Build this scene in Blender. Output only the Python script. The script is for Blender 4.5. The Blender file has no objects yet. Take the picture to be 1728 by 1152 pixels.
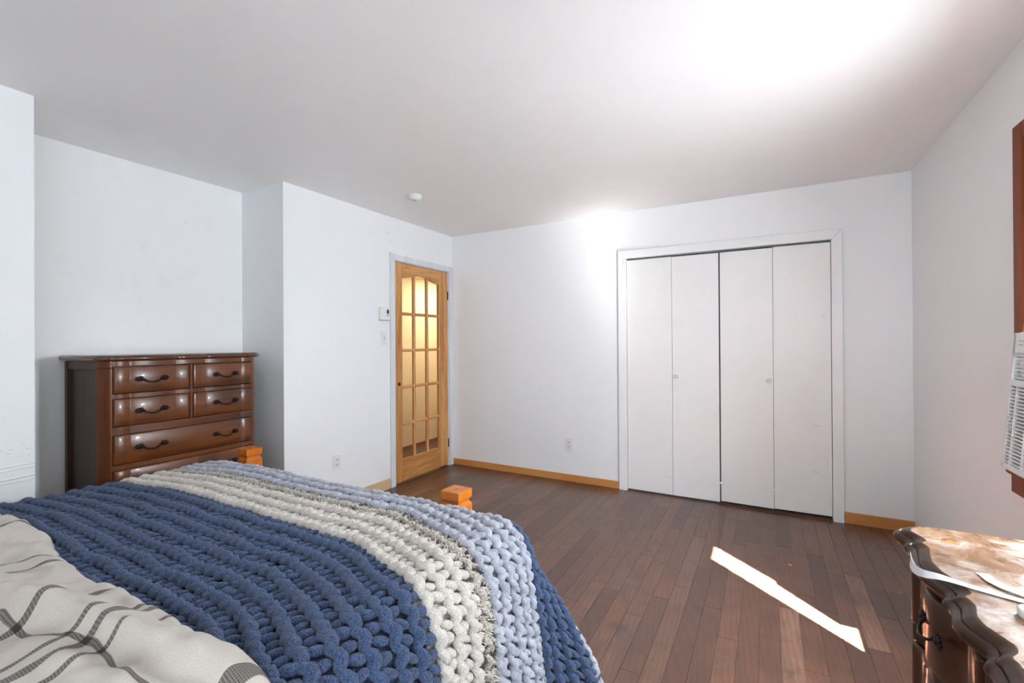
import bpy, math, random
import numpy as np
from mathutils import Matrix, Vector

random.seed(7)
rng = np.random.default_rng(7)
scene = bpy.context.scene
COL = scene.collection

# ------------------------------------------------------------------ camera
CAM_H, YAW, PITCH, ROLL, FPX = 1.2966, math.radians(29.0542), math.radians(0.1617), math.radians(-0.3442), 774.8924
F = np.array([-math.sin(YAW) * math.cos(PITCH), math.cos(YAW) * math.cos(PITCH), math.sin(PITCH)])
R0 = np.array([math.cos(YAW), math.sin(YAW), 0.0])
U0 = np.cross(R0, F)
RR = R0 * math.cos(ROLL) + U0 * math.sin(ROLL)
UU = U0 * math.cos(ROLL) - R0 * math.sin(ROLL)
cam_data = bpy.data.cameras.new('camera')
cam_data.sensor_width = 36.0
cam_data.lens = FPX / 1728.0 * 36.0
cam_data.clip_start = 0.02
cam = bpy.data.objects.new('camera', cam_data)
cam.matrix_world = Matrix(((RR[0], UU[0], -F[0], 0), (RR[1], UU[1], -F[1], 0), (RR[2], UU[2], -F[2], CAM_H), (0, 0, 0, 1)))
COL.objects.link(cam)
scene.camera = cam

# ------------------------------------------------------------------ world, sun, daylight, exposure
world = bpy.data.worlds.new('sky')
scene.world = world
world.use_nodes = True
wb = world.node_tree.nodes['Background']
wb.inputs[0].default_value = (0.80, 0.90, 1.0, 1)
wb.inputs[1].default_value = 2.2

SUN_T = 1.25                                  # tangent of the sun's elevation
sun_dir = Vector((-0.735, 0.678, -SUN_T)).normalized()
sd = bpy.data.lights.new('sun', 'SUN')
sd.energy = 190.0
sd.angle = math.radians(0.55)
sd.color = (1.0, 0.97, 0.94)
sun = bpy.data.objects.new('sun', sd)
sun.rotation_euler = sun_dir.to_track_quat('-Z', 'Y').to_euler()
sun.location = (6, -4, 8)
COL.objects.link(sun)


def daylight(name, loc, direction, sx, sy, power, color, spread=180):
    l = bpy.data.lights.new(name, 'AREA')
    l.shape = 'RECTANGLE'
    l.size, l.size_y = sx, sy
    l.energy = power
    l.color = color
    l.spread = math.radians(spread)
    o = bpy.data.objects.new(name, l)
    o.location = loc
    o.rotation_euler = Vector(direction).to_track_quat('-Z', 'Z').to_euler()
    COL.objects.link(o)
    return o


# skylight falling through the window in the right wall (clear strip), with fill at the white screen and the unseen rear windows added for it
daylight('daylight_clear_pane', (1.02, 1.97, 1.44), (-1, .25, -.30), 0.22, 1.22, 118, (0.86, 0.93, 1.0), 165)
daylight('fill_lamp_sun_screen', (0.842, 1.30, 1.44), (-1, .65, -.25), 1.06, 1.16, 5, (0.86, 0.93, 1.0))  # added fill lamp inside the room, in front of the opaque screen
daylight('fill_lamp_window_2', (1.02, -0.95, 1.22), (-1, 0, 0), 1.1, 1.64, 11, (0.84, 0.92, 1.0))  # added fill lamp for the near part, at the unseen side opening
daylight('fill_lamp_back_window', (0.28, -1.74, 1.22), (0, 1, 0), 0.8, 1.64, 5, (0.84, 0.92, 1.0), 100)  # added fill for the far wall, set at the unseen back window
# sunlit ground outside throws light up through the same window
daylight('ground_light_clear_pane', (1.00, 1.97, 1.44), (-.92, .12, .40), 0.22, 1.22, 7, (0.96, 0.98, 1.0))

vs = scene.view_settings
vs.view_transform = 'Standard'
vs.look = 'None'
vs.gamma = 1.0
vs.use_curve_mapping = False
vs.exposure = 1.1

cy = scene.cycles
cy.use_denoising = True
cy.use_light_tree = False
cy.use_guiding = True
cy.use_surface_guiding = True
cy.guiding_training_samples = 64
world.cycles.sampling_method = 'NONE'
cy.max_bounces = 8
cy.diffuse_bounces = 6
cy.glossy_bounces = 3
cy.transparent_max_bounces = 12
cy.caustics_reflective = True
cy.caustics_refractive = False
cy.sample_clamp_indirect = 45.0
cy.blur_glossy = 0.0


# ------------------------------------------------------------------ node helpers
class NT:
    def __init__(self, name):
        self.m = bpy.data.materials.new(name)
        self.m.use_nodes = True
        self.t = self.m.node_tree
        self.n = self.t.nodes
        self.b = self.n['Principled BSDF']

    def node(self, typ, **kw):
        nd = self.n.new(typ)
        for k, v in kw.items():
            setattr(nd, k, v)
        return nd

    def link(self, a, b):
        self.t.links.new(a, b)

    def sock(self, inp, v):
        if hasattr(v, 'links') or hasattr(v, 'is_linked'):
            self.link(v, inp)
        else:
            inp.default_value = v

    def math(self, op, a, b=0.0, clamp=False):
        nd = self.node('ShaderNodeMath', operation=op)
        nd.use_clamp = clamp
        self.sock(nd.inputs[0], a)
        self.sock(nd.inputs[1], b)
        return nd.outputs[0]

    def mix(self, fac, a, b, blend='MIX'):
        nd = self.node('ShaderNodeMix', data_type='RGBA', blend_type=blend)
        self.sock(nd.inputs['Factor'], fac)
        self.sock(nd.inputs[6], a if hasattr(a, 'is_linked') else (*a, 1))
        self.sock(nd.inputs[7], b if hasattr(b, 'is_linked') else (*b, 1))
        return nd.outputs[2]

    def noise(self, vec, scale, detail=3.0, rough=0.55, dist=0.0):
        nd = self.node('ShaderNodeTexNoise')
        nd.inputs['Scale'].default_value = scale
        nd.inputs['Detail'].default_value = detail
        nd.inputs['Roughness'].default_value = rough
        nd.inputs['Distortion'].default_value = dist
        if vec is not None:
            self.link(vec, nd.inputs['Vector'])
        return nd.outputs['Fac']

    def ramp(self, fac, stops, interp='LINEAR'):
        nd = self.node('ShaderNodeValToRGB')
        cr = nd.color_ramp
        cr.interpolation = interp
        while len(cr.elements) < len(stops):
            cr.elements.new(0.5)
        for e, (p, c) in zip(cr.elements, stops):
            e.position = p
            e.color = (*c, 1) if len(c) == 3 else c
        self.link(fac, nd.inputs['Fac'])
        return nd.outputs['Color']

    def coords(self, which='Position', scale=(1, 1, 1), rand=0.0):
        if which == 'Position':
            v = self.node('ShaderNodeNewGeometry').outputs['Position']
        else:
            v = self.node('ShaderNodeTexCoord').outputs[which]
        mp = self.node('ShaderNodeMapping')
        mp.inputs['Scale'].default_value = scale
        self.link(v, mp.inputs['Vector'])
        if rand:
            oi = self.node('ShaderNodeObjectInfo')
            cmb = self.node('ShaderNodeCombineXYZ')
            for i, k in enumerate((rand, rand * 1.7, rand * 0.6)):
                self.link(self.math('MULTIPLY', oi.outputs['Random'], k), cmb.inputs[i])
            self.link(cmb.outputs[0], mp.inputs['Location'])
        return mp.outputs['Vector']

    def bump(self, h, strength, dist=0.01, normal=None):
        nd = self.node('ShaderNodeBump')
        nd.inputs['Strength'].default_value = strength
        nd.inputs['Distance'].default_value = dist
        self.link(h, nd.inputs['Height'])
        if normal is not None:
            self.link(normal, nd.inputs['Normal'])
        self.link(nd.outputs['Normal'], self.b.inputs['Normal'])
        return nd.outputs['Normal']

    def col(self, c):
        self.sock(self.b.inputs['Base Color'], c if hasattr(c, 'is_linked') else (*c, 1))
        return self

    def set(self, rough=0.5, spec=0.5, metal=0.0, coat=0.0, sheen=0.0):
        b = self.b.inputs
        self.sock(b['Roughness'], rough)
        b['Specular IOR Level'].default_value = spec
        b['Metallic'].default_value = metal
        b['Coat Weight'].default_value = coat
        b['Sheen Weight'].default_value = sheen
        return self


def lin(r, g, b):
    f = lambda c: (c / 255 / 12.92) if c / 255 <= 0.04045 else ((c / 255 + 0.055) / 1.055) ** 2.4
    return (f(r), f(g), f(b))


def plain(name, c, rough=0.5, spec=0.5, metal=0.0, var=0.04, scale=30.0, bump=0.0):
    t = NT(name)
    p = t.coords()
    n = t.noise(p, scale, 3)
    d = tuple(max(0, x * (1 - 4 * var)) for x in c)
    u = tuple(min(1, x * (1 + 4 * var)) for x in c)
    t.col(t.ramp(n, [(0.25, d), (0.75, u)]))
    t.set(rough, spec, metal)
    if bump:
        t.bump(t.noise(p, scale * 6, 2), bump, 0.003)
    return t.m


def paint(name, c, blot=0.0, blotc=(0.6, 0.6, 0.62), bump=0.06, rough=0.6):
    t = NT(name)
    p = t.coords()
    a = t.noise(p, 1.6, 4, 0.6)
    base = t.ramp(a, [(0.3, tuple(x * 0.975 for x in c)), (0.7, c)])
    if blot:
        b = t.noise(p, 3.2, 5, 0.65, 0.6)
        m = t.ramp(b, [(0.56, (0, 0, 0)), (0.66, (blot, blot, blot))])
        base = t.mix(m, base, blotc)
    t.col(base)
    t.set(rough, 0.35)
    t.bump(t.noise(p, 160, 2), bump, 0.002)
    return t.m


def wood(name, dark, light, axis='y', rough=0.35, spec=0.5, freq=9.0, stretch=12.0, coat=0.0, rand=0.0, contrast=1.0, fine=0.35, bump=0.05):
    t = NT(name)
    s = {'x': (1, stretch, stretch), 'y': (stretch, 1, stretch), 'z': (stretch, stretch, 1)}[axis]
    p = t.coords('Position', s, rand)
    a = t.noise(p, freq / 6, 5, 0.6, 1.6)
    w = t.node('ShaderNodeTexWave', wave_type='BANDS', bands_direction='X' if axis != 'x' else 'Y')
    w.inputs['Scale'].default_value = freq / 22
    w.inputs['Distortion'].default_value = 9.0
    w.inputs['Detail'].default_value = 3
    t.link(p, w.inputs['Vector'])
    g = t.noise(p, freq * 3.2, 3, 0.7)
    v = t.math('ADD', t.math('MULTIPLY', a, 0.65), t.math('MULTIPLY', w.outputs['Fac'], 0.2))
    v = t.math('ADD', v, t.math('MULTIPLY', g, fine * 0.6))
    lo, hi = 0.5 - 0.32 / contrast, 0.5 + 0.32 / contrast
    t.col(t.ramp(v, [(max(0, lo), dark), (min(1, hi), light)]))
    t.set(rough, spec, 0, coat)
    if bump:
        t.bump(g, bump, 0.002)
    return t.m


# ------------------------------------------------------------------ materials
M = {}
M['wall'] = paint('wall_paint', (0.885, 0.898, 0.905))
M['wall_smudged'] = paint('wall_paint_smudged', (0.88, 0.88, 0.875), 0.35, (0.78, 0.78, 0.795))
M['ceiling'] = paint('ceiling_paint', (0.90, 0.885, 0.875), 0.12, (0.80, 0.79, 0.78), 0.03, 0.42)
M['trim'] = paint('trim_paint', (0.88, 0.88, 0.88), 0.2, (0.76, 0.77, 0.78), 0.08, 0.4)
M['primed'] = wood('primed_pine', lin(204, 208, 213), lin(238, 239, 241), 'z', 0.55, 0.3, bump=0.05)
M['closet_door'] = paint('closet_door_paint', (0.87, 0.86, 0.85), 0.1, (0.66, 0.66, 0.66), 0.04, 0.4)
M['closet_dark'] = plain('closet_dark', (0.02, 0.02, 0.022), 0.9)
M['hall'] = paint('hall_cream_paint', (0.82, 0.73, 0.56))
M['pine'] = wood('pine_door', lin(158, 92, 40), lin(216, 160, 98), 'z', 0.38, 0.45, 14, 16, contrast=1.9, fine=.5)
M['pine_h'] = wood('pine_door_rail', lin(158, 92, 40), lin(216, 160, 98), 'y', 0.38, 0.45, 14, 12, contrast=1.9, fine=.5)
M['base_amber'] = wood('amber_baseboard', lin(178, 112, 48), lin(220, 160, 96), 'x', 0.4, 0.4, 7, 4)
M['base_raw'] = wood('raw_pine_baseboard', lin(196, 160, 112), lin(226, 198, 160), 'y', 0.5, 0.3, 9, 10)
M['casing'] = wood('stained_window_wood', lin(98, 42, 12), lin(154, 76, 28), 'z', 0.5, 0.25, 9, 12)
M['walnut'] = wood('walnut_finish', lin(42, 19, 7), lin(120, 66, 27), 'y', 0.30, 0.6, 10, 12, 0.1, contrast=1.4)
M['walnut_v'] = wood('walnut_finish_upright', lin(54, 23, 8), lin(120, 62, 22), 'z', 0.28, 0.6, 10, 14, 0.1, contrast=1.3)
M['walnut_near'] = wood('dresser_drawer_walnut', lin(38, 18, 9), lin(82, 44, 22), 'z', 0.28, 0.6, 10, 14, 0.15, contrast=1.3)
M['walnut_side'] = wood('walnut_side', lin(46, 26, 16), lin(76, 46, 30), 'z', 0.4, 0.5, 10, 12)  # chest side toned dark: the shade it stands in is in the colour
M['walnut_top'] = wood('walnut_top', lin(60, 30, 14), lin(104, 60, 34), 'y', 0.16, 0.7, 10, 12, 0.5)
M['black_metal'] = plain('blackened_brass', (0.012, 0.011, 0.010), 0.42, 0.5, 0.6, 0.15, 200)
M['orange_pine'] = wood('orange_varnished_pine', lin(190, 92, 14), lin(226, 134, 40), 'z', 0.3, 0.5, 10, 12, 0.3)
M['white_plastic'] = plain('white_plastic', (0.80, 0.80, 0.79), 0.38, 0.45, 0, 0.008)
M['grey_plastic'] = plain('grey_plastic', (0.42, 0.43, 0.44), 0.45, 0.4, 0, 0.02)
M['dark_plastic'] = plain('dark_plastic', (0.03, 0.032, 0.036), 0.4)
M['scuff'] = plain('scuff_grey', (0.42, 0.42, 0.41), 0.7)
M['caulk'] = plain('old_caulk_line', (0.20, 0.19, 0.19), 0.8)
M['ribbon'] = plain('white_satin_ribbon', (0.84, 0.85, 0.87), 0.32, 0.5, 0, 0.01)
M['mattress'] = plain('mattress_cloth', (0.72, 0.71, 0.69), 0.9)
M['brass'] = plain('knob_collar', (0.55, 0.50, 0.36), 0.25, 0.5, 1.0)


def glass(name, tint=(1, 1, 1), refl=0.10):
    t = NT(name)
    t.n.remove(t.b)
    tr = t.node('ShaderNodeBsdfTransparent')
    tr.inputs[0].default_value = (*tint, 1)
    gl = t.node('ShaderNodeBsdfGlossy')
    gl.inputs['Roughness'].default_value = 0.03
    lw = t.node('ShaderNodeLayerWeight')
    lw.inputs['Blend'].default_value = 0.5
    sch = t.math('ADD', t.math('MULTIPLY', t.math('POWER', lw.outputs['Facing'], 5.0), 0.95), 0.045)
    mx = t.node('ShaderNodeMixShader')
    t.link(t.math('MULTIPLY', sch, refl * 10, True), mx.inputs[0])
    t.link(tr.outputs[0], mx.inputs[1])
    t.link(gl.outputs[0], mx.inputs[2])
    t.link(mx.outputs[0], t.n['Material Output'].inputs['Surface'])
    return t.m


M['sun_screen'] = plain('opaque_white_screen', (0.86, 0.88, 0.90), 0.5, 0.4, 0, 0.01)  # opaque white sheet, lets no light through
M['glass'] = glass('window_glass', (0.97, 0.98, 0.98), 0.10)
M['door_glass'] = glass('door_glass', (0.98, 0.98, 0.97), 0.07)
t = NT('crystal_knob')
t.col((0.92, 0.91, 0.86)).set(0.06, 0.8)
t.b.inputs['Transmission Weight'].default_value = 0.35
M['crystal'] = t.m

# floor boards: dark stained maple, each board with its own tone and figure
t = NT('dark_maple_floor_board')
p = t.coords('Position', (1, 1, 1), 9.0)
ps = t.node('ShaderNodeMapping')
ps.inputs['Scale'].default_value = (14, 1.1, 1)
t.link(p, ps.inputs['Vector'])
oi = t.node('ShaderNodeObjectInfo').outputs['Random']
tone = t.ramp(oi, [(0.0, lin(88, 54, 38)), (0.3, lin(108, 68, 48)), (0.6, lin(126, 82, 58)), (0.85, lin(112, 76, 58)), (1.0, lin(150, 108, 84))])
blotch = t.noise(p, 5.5, 4, 0.6, 0.8)
grain = t.noise(ps.outputs[0], 6, 4, 0.65, 0.5)
c1 = t.mix(t.ramp(blotch, [(0.33, (0.6, 0.6, 0.6)), (0.58, (0, 0, 0))]), tone, lin(76, 48, 37))
c2 = t.mix(t.ramp(grain, [(0.3, (0.42, 0.42, 0.42)), (0.6, (0, 0, 0))]), c1, lin(70, 44, 33))
ring = t.node('ShaderNodeTexWave', wave_type='RINGS', rings_direction='SPHERICAL')
ring.inputs['Scale'].default_value = 3.0
ring.inputs['Distortion'].default_value = 4.0
ring.inputs['Detail'].default_value = 2
psr = t.node('ShaderNodeMapping')
psr.inputs['Scale'].default_value = (5, 0.9, 1)
t.link(p, psr.inputs['Vector'])
t.link(psr.outputs[0], ring.inputs['Vector'])
c3 = t.mix(t.ramp(ring.outputs['Fac'], [(0.0, (0.34, 0.34, 0.34)), (0.35, (0, 0, 0))]), c2, lin(62, 38, 27))
smoke = t.noise(p, 8.5, 3, 0.5, 0.3)
c4 = t.mix(t.ramp(smoke, [(0.62, (0, 0, 0)), (0.78, (0.7, 0.7, 0.7))]), c3, lin(56, 36, 28))
t.col(c4)
t.set(t.ramp(blotch, [(0.3, (0.277, 0.277, 0.277)), (0.7, (0.29, 0.29, 0.29))]), 0.85)
M['board'] = t.m
M['floor_base'] = plain('floor_seam_filler', lin(150, 126, 108), 0.6, 0.3, 0, 0.1, 60)
M['floor_far'] = wood('dark_floor_unseen', lin(60, 38, 28), lin(100, 68, 52), 'y', 0.3, 0.5, 9, 12)


def yarn(name, dark, light, bumpscale=420.0, pale=None):
    t = NT(name)
    p = t.coords()
    a = t.noise(p, bumpscale, 2, 0.7)
    b = t.noise(p, 26, 3, 0.6)
    c = t.ramp(a, [(0.32, dark), (0.66, light)])
    if pale is not None:
        c = t.mix(t.ramp(b, [(0.40, (0, 0, 0)), (0.62, (0.75, 0.75, 0.75))]), c, pale)
    t.col(c)
    t.set(0.95, 0.12, 0, 0, 0.25)
    t.b.inputs['Sheen Roughness'].default_value = 0.6
    t.bump(a, 0.9, 0.006)
    return t.m


M['yarn_blue'] = yarn('blue_chenille', lin(15, 24, 46), lin(76, 104, 150), 330)
M['yarn_cream'] = yarn('cream_chenille', lin(196, 184, 172), lin(244, 238, 230), 300)
M['yarn_lav'] = yarn('lavender_grey_chenille', lin(128, 132, 150), lin(208, 210, 222), 380, lin(214, 216, 226))
M['yarn_marl'] = yarn('marled_chenille', lin(120, 110, 100), lin(228, 220, 208), 220)
M['tuft_pale'] = plain('pale_eyelash_yarn', lin(226, 216, 202), 0.9, 0.1)
M['tuft_dark'] = plain('brown_grey_eyelash_yarn', lin(96, 84, 74), 0.9, 0.1)

# woven throw with stripes: cloth coordinates come from the UV map (metres)
t = NT('striped_woven_cotton')
uv = t.node('ShaderNodeTexCoord').outputs['UV']
sx = t.node('ShaderNodeSeparateXYZ')
t.link(uv, sx.inputs[0])
wob = t.noise(uv, 9, 2)


def stripes(coord, lst):
    acc = None
    for c, w in lst:
        d = t.math('ABSOLUTE', t.math('SUBTRACT', coord, c))
        s = t.math('LESS_THAN', d, w / 2)
        acc = s if acc is None else t.math('MAXIMUM', acc, s)
    return acc


sa = stripes(sx.outputs[0], [(-2.33, .012), (-2.26, .016), (-2.02, .017), (-1.70, .009), (-1.625, .012), (-1.315, .019), (-1.165, .014), (-1.115, .021), (-1.055, .012), (-.76, .040)])
ctr = t.node('ShaderNodeMapRange')
ctr.interpolation_type = 'SMOOTHSTEP'
ctr.inputs[1].default_value, ctr.inputs[2].default_value = -1.34, -1.08
ctr.inputs[3].default_value, ctr.inputs[4].default_value = .0, .048
t.link(sx.outputs[0], ctr.inputs[0])
vv = t.math('SUBTRACT', sx.outputs[1], ctr.outputs[0])
sb = stripes(vv, [(.318, .010), (-.05, .018), (-.12, .012)])
weave = t.node('ShaderNodeTexChecker')
weave.inputs['Scale'].default_value = 420
t.link(uv, weave.inputs['Vector'])
wn = t.noise(uv, 700, 2, 0.7)
fac = t.math('MAXIMUM', sa, sb)
both = t.math('MULTIPLY', sa, sb)
basec = t.ramp(wn, [(0.3, lin(190, 181, 170)), (0.7, lin(224, 217, 207))])
wr = t.node('ShaderNodeMapping')
wr.inputs['Rotation'].default_value = (0, 0, .785)
t.link(uv, wr.inputs['Vector'])
t.link(wr.outputs[0], weave.inputs['Vector'])
weave.inputs['Scale'].default_value = 330
strd = t.ramp(wn, [(0.38, lin(56, 52, 50)), (0.66, lin(124, 117, 110))])
strc = t.mix(t.math('MULTIPLY', weave.outputs['Fac'], .36), strd, lin(196, 188, 178))
c = t.mix(fac, basec, strc)
c = t.mix(both, c, lin(64, 56, 54))
t.col(c)
t.set(0.95, 0.1, 0, 0, 0.15)
t.bump(wn, 0.5, 0.003)
M['throw'] = t.m

# worn dresser top: bare tan wood, scratches and a whitish haze of wear
t = NT('worn_dresser_top')
p = t.coords()
pm = t.coords('Position', (3, 1.2, 1))
a = t.noise(pm, 5, 5, 0.65, 1.2)
b = t.noise(p, 11, 5, 0.7, 0.6)
s = t.noise(t.coords('Position', (55, 9, 1)), 3, 3, 0.7, 1.5)
c = t.ramp(a, [(0.28, lin(84, 54, 36)), (0.45, lin(122, 86, 56)), (0.6, lin(138, 104, 74)), (0.75, lin(150, 126, 102))])
c = t.mix(t.ramp(b, [(0.50, (0, 0, 0)), (0.68, (0.8, 0.8, 0.8))]), c, lin(170, 162, 156))
c = t.mix(t.ramp(s, [(0.60, (0, 0, 0)), (0.72, (0.55, 0.55, 0.55))]), c, lin(98, 62, 42))
t.col(c)
t.set(t.ramp(b, [(0.4, (0.22, 0.22, 0.22)), (0.65, (0.5, 0.5, 0.5))]), 0.5)
t.bump(s, 0.12, 0.002)
M['worn_top'] = t.m
M['moulding'] = wood('dark_worn_moulding', lin(26, 15, 9), lin(84, 54, 34), 'y', 0.36, 0.32, 10, 8, 0.0, contrast=1.2)
M['ochre'] = plain('ochre_stain', lin(168, 112, 46), 0.4, 0.5, 0, 0.06, 80)
M['teal'] = plain('teal_smear', lin(92, 138, 136), 0.5)


# ------------------------------------------------------------------ mesh helpers
class MB:
    def __init__(self):
        self.v, self.f, self.mi = [], [], []
        self.uv = None

    def add(self, verts, faces, mi=0):
        o = len(self.v)
        self.v.extend([tuple(map(float, q)) for q in verts])
        self.f.extend([tuple(int(i) + o for i in q) for q in faces])
        self.mi.extend([mi] * len(faces))
        return self

    def box(self, x0, x1, y0, y1, z0, z1, bev=0.0, mi=0):
        if x0 > x1: x0, x1 = x1, x0
        if y0 > y1: y0, y1 = y1, y0
        if z0 > z1: z0, z1 = z1, z0
        b = min(bev, (x1 - x0) * .45, (y1 - y0) * .45, (z1 - z0) * .45)
        if b <= 0:
            v = [(x, y, z) for z in (z0, z1) for (x, y) in ((x0, y0), (x1, y0), (x1, y1), (x0, y1))]
            return self.add(v, [(3, 2, 1, 0), (4, 5, 6, 7), (0, 1, 5, 4), (1, 2, 6, 5), (2, 3, 7, 6), (3, 0, 4, 7)], mi)
        v, idx = [], {}
        X, Y, Z = (x0, x1), (y0, y1), (z0, z1)
        for i in (0, 1):
            for j in (0, 1):
                for k in (0, 1):
                    sx_, sy_, sz_ = (1 - 2 * i) * b, (1 - 2 * j) * b, (1 - 2 * k) * b
                    for a in range(3):
                        q = [X[i] + sx_, Y[j] + sy_, Z[k] + sz_]
                        q[a] = (X[i], Y[j], Z[k])[a]
                        idx[(i, j, k, a)] = len(v)
                        v.append(tuple(q))
        f = []
        g = lambda i, j, k, a: idx[(i, j, k, a)]
        for s in (0, 1):
            q = [g(s, 0, 0, 0), g(s, 1, 0, 0), g(s, 1, 1, 0), g(s, 0, 1, 0)]; f.append(q if s else q[::-1])
            q = [g(0, s, 0, 1), g(0, s, 1, 1), g(1, s, 1, 1), g(1, s, 0, 1)]; f.append(q if s else q[::-1])
            q = [g(0, 0, s, 2), g(1, 0, s, 2), g(1, 1, s, 2), g(0, 1, s, 2)]; f.append(q if s else q[::-1])
        for i in (0, 1):
            for j in (0, 1):
                f.append([g(i, j, 0, 0), g(i, j, 0, 1), g(i, j, 1, 1), g(i, j, 1, 0)])
                f.append([g(i, 0, j, 0), g(i, 0, j, 2), g(i, 1, j, 2), g(i, 1, j, 0)])
                f.append([g(0, i, j, 1), g(0, i, j, 2), g(1, i, j, 2), g(1, i, j, 1)])
                for k in (0, 1):
                    f.append([g(i, j, k, 0), g(i, j, k, 1), g(i, j, k, 2)])
        return self.add(v, f, mi)

    def loft(self, outline, levels, cap0=True, cap1=True, mi=0):
        """rings of an XY outline (counter-clockwise) offset inwards: levels = [(z, inset)]"""
        P = np.array(outline, float)
        n = len(P)
        d = np.roll(P, -1, 0) - np.roll(P, 1, 0)
        nr = np.stack([d[:, 1], -d[:, 0]], 1)
        nr /= np.linalg.norm(nr, axis=1, keepdims=True) + 1e-9
        v, f = [], []
        for z, o in levels:
            q = P - nr * o
            v += [(a, b, z) for a, b in q]
        for k in range(len(levels) - 1):
            for i in range(n):
                j = (i + 1) % n
                f.append((k * n + i, k * n + j, (k + 1) * n + j, (k + 1) * n + i))
        if cap0: f.append(tuple(range(n))[::-1])
        if cap1: f.append(tuple((len(levels) - 1) * n + i for i in range(n)))
        return self.add(v, f, mi)

    def tube(self, pts, rad, seg=8, cap=True, mi=0):
        P = np.array(pts, float)
        n = len(P)
        rad = np.full(n, rad) if np.isscalar(rad) else np.array(rad, float)
        T = np.gradient(P, axis=0)
        T /= np.linalg.norm(T, axis=1, keepdims=True) + 1e-12
        up = np.array([0, 0, 1.0])
        if abs(T[0] @ up) > .9: up = np.array([1.0, 0, 0])
        v = []
        for i in range(n):
            a = np.cross(T[i], up); a /= np.linalg.norm(a) + 1e-12
            b = np.cross(a, T[i]); up = b
            for k in range(seg):
                th = 2 * math.pi * k / seg
                v.append(P[i] + rad[i] * (math.cos(th) * a + math.sin(th) * b))
        f = []
        for i in range(n - 1):
            for k in range(seg):
                l = (k + 1) % seg
                f.append((i * seg + k, i * seg + l, (i + 1) * seg + l, (i + 1) * seg + k))
        if cap:
            f.append(tuple(range(seg))[::-1])
            f.append(tuple((n - 1) * seg + k for k in range(seg)))
        return self.add(v, f, mi)

    def ell(self, c, r, seg=10, rings=6, rot=None, mi=0):
        v, f = [], []
        v.append((0, 0, 1))
        for i in range(1, rings):
            th = math.pi * i / rings
            for k in range(seg):
                ph = 2 * math.pi * k / seg
                v.append((math.sin(th) * math.cos(ph), math.sin(th) * math.sin(ph), math.cos(th)))
        v.append((0, 0, -1))
        V = np.array(v) * np.array(r)
        if rot is not None: V = V @ np.array(rot).T
        V = V + np.array(c)
        for k in range(seg):
            l = (k + 1) % seg
            f.append((0, 1 + k, 1 + l))
            e = 1 + (rings - 2) * seg
            f.append((len(v) - 1, e + l, e + k))
            for i in range(rings - 2):
                a = 1 + i * seg
                f.append((a + k, a + seg + k, a + seg + l, a + l))
        return self.add(V, f, mi)

    def lathe(self, c, axis, prof, seg=20, mi=0):
        """prof = [(radius, distance along axis)]"""
        A = np.array(axis, float); A /= np.linalg.norm(A)
        h = np.array([0, 0, 1.0]) if abs(A[2]) < .9 else np.array([1.0, 0, 0])
        a = np.cross(A, h); a /= np.linalg.norm(a); b = np.cross(A, a)
        v, f = [], []
        for r, d in prof:
            for k in range(seg):
                th = 2 * math.pi * k / seg
                v.append(np.array(c) + A * d + max(r, 1e-5) * (math.cos(th) * a + math.sin(th) * b))
        for i in range(len(prof) - 1):
            for k in range(seg):
                l = (k + 1) % seg
                f.append((i * seg + k, i * seg + l, (i + 1) * seg + l, (i + 1) * seg + k))
        f.append(tuple(range(seg))[::-1])
        f.append(tuple((len(prof) - 1) * seg + k for k in range(seg)))
        return self.add(v, f, mi)

    def prism(self, poly, axis, a0, a1, mi=0):
        """extrude a 2D polygon along an axis; poly in the two remaining axes (cyclic order)"""
        def put(u, w, a):
            return {'x': (a, u, w), 'y': (w, a, u), 'z': (u, w, a)}[axis]
        n = len(poly)
        v = [put(u, w, a0) for u, w in poly] + [put(u, w, a1) for u, w in poly]
        f = [tuple(range(n))[::-1], tuple(range(n, 2 * n))]
        for i in range(n):
            j = (i + 1) % n
            f.append((i, j, n + j, n + i))
        return self.add(v, f, mi)

    def mesh(self, name, mats, origin=(0, 0, 0), smooth=None):
        me = bpy.data.meshes.new(name)
        o = np.array(origin, float)
        vv = (np.array(self.v) - o) if self.v else np.zeros((0, 3))
        me.from_pydata(vv.tolist(), [], self.f)
        for m in (mats if isinstance(mats, (list, tuple)) else [mats]):
            me.materials.append(M[m])
        if max(self.mi, default=0):
            me.polygons.foreach_set('material_index', self.mi)
        if smooth is not None:
            me.polygons.foreach_set('use_smooth', [True] * len(me.polygons))
            if smooth < 179:
                try:
                    me.set_sharp_from_angle(angle=math.radians(smooth))
                except Exception:
                    pass
        me.update()
        return me

    def build(self, name, mats, parent=None, smooth=None, origin=None):
        base = np.array(parent.get('_w', (0, 0, 0)) if parent else (0, 0, 0), float)
        if parent is None and origin is None:
            V = np.array(self.v)
            origin = ((V[:, 0].min() + V[:, 0].max()) / 2, (V[:, 1].min() + V[:, 1].max()) / 2, V[:, 2].min())
        org = np.array(origin if origin is not None else base, float)
        me = self.mesh(name, mats, org, smooth)
        ob = bpy.data.objects.new(name, me)
        COL.objects.link(ob)
        if parent:
            ob.parent = parent
            ob.location = tuple(org - base)
        else:
            ob.location = tuple(org)
        ob['_w'] = tuple(float(q) for q in org)
        return ob


def tag(o, label=None, cat=None, group=None, kind=None):
    if label: o['label'] = label
    if cat: o['category'] = cat
    if group: o['group'] = group
    if kind: o['kind'] = kind
    return o


def thing(name, loc, label, cat, group=None):
    o = bpy.data.objects.new(name, None)
    o.empty_display_size = 0.1
    o.location = loc
    COL.objects.link(o)
    o['_w'] = tuple(float(q) for q in loc)
    return tag(o, label, cat, group)


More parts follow.
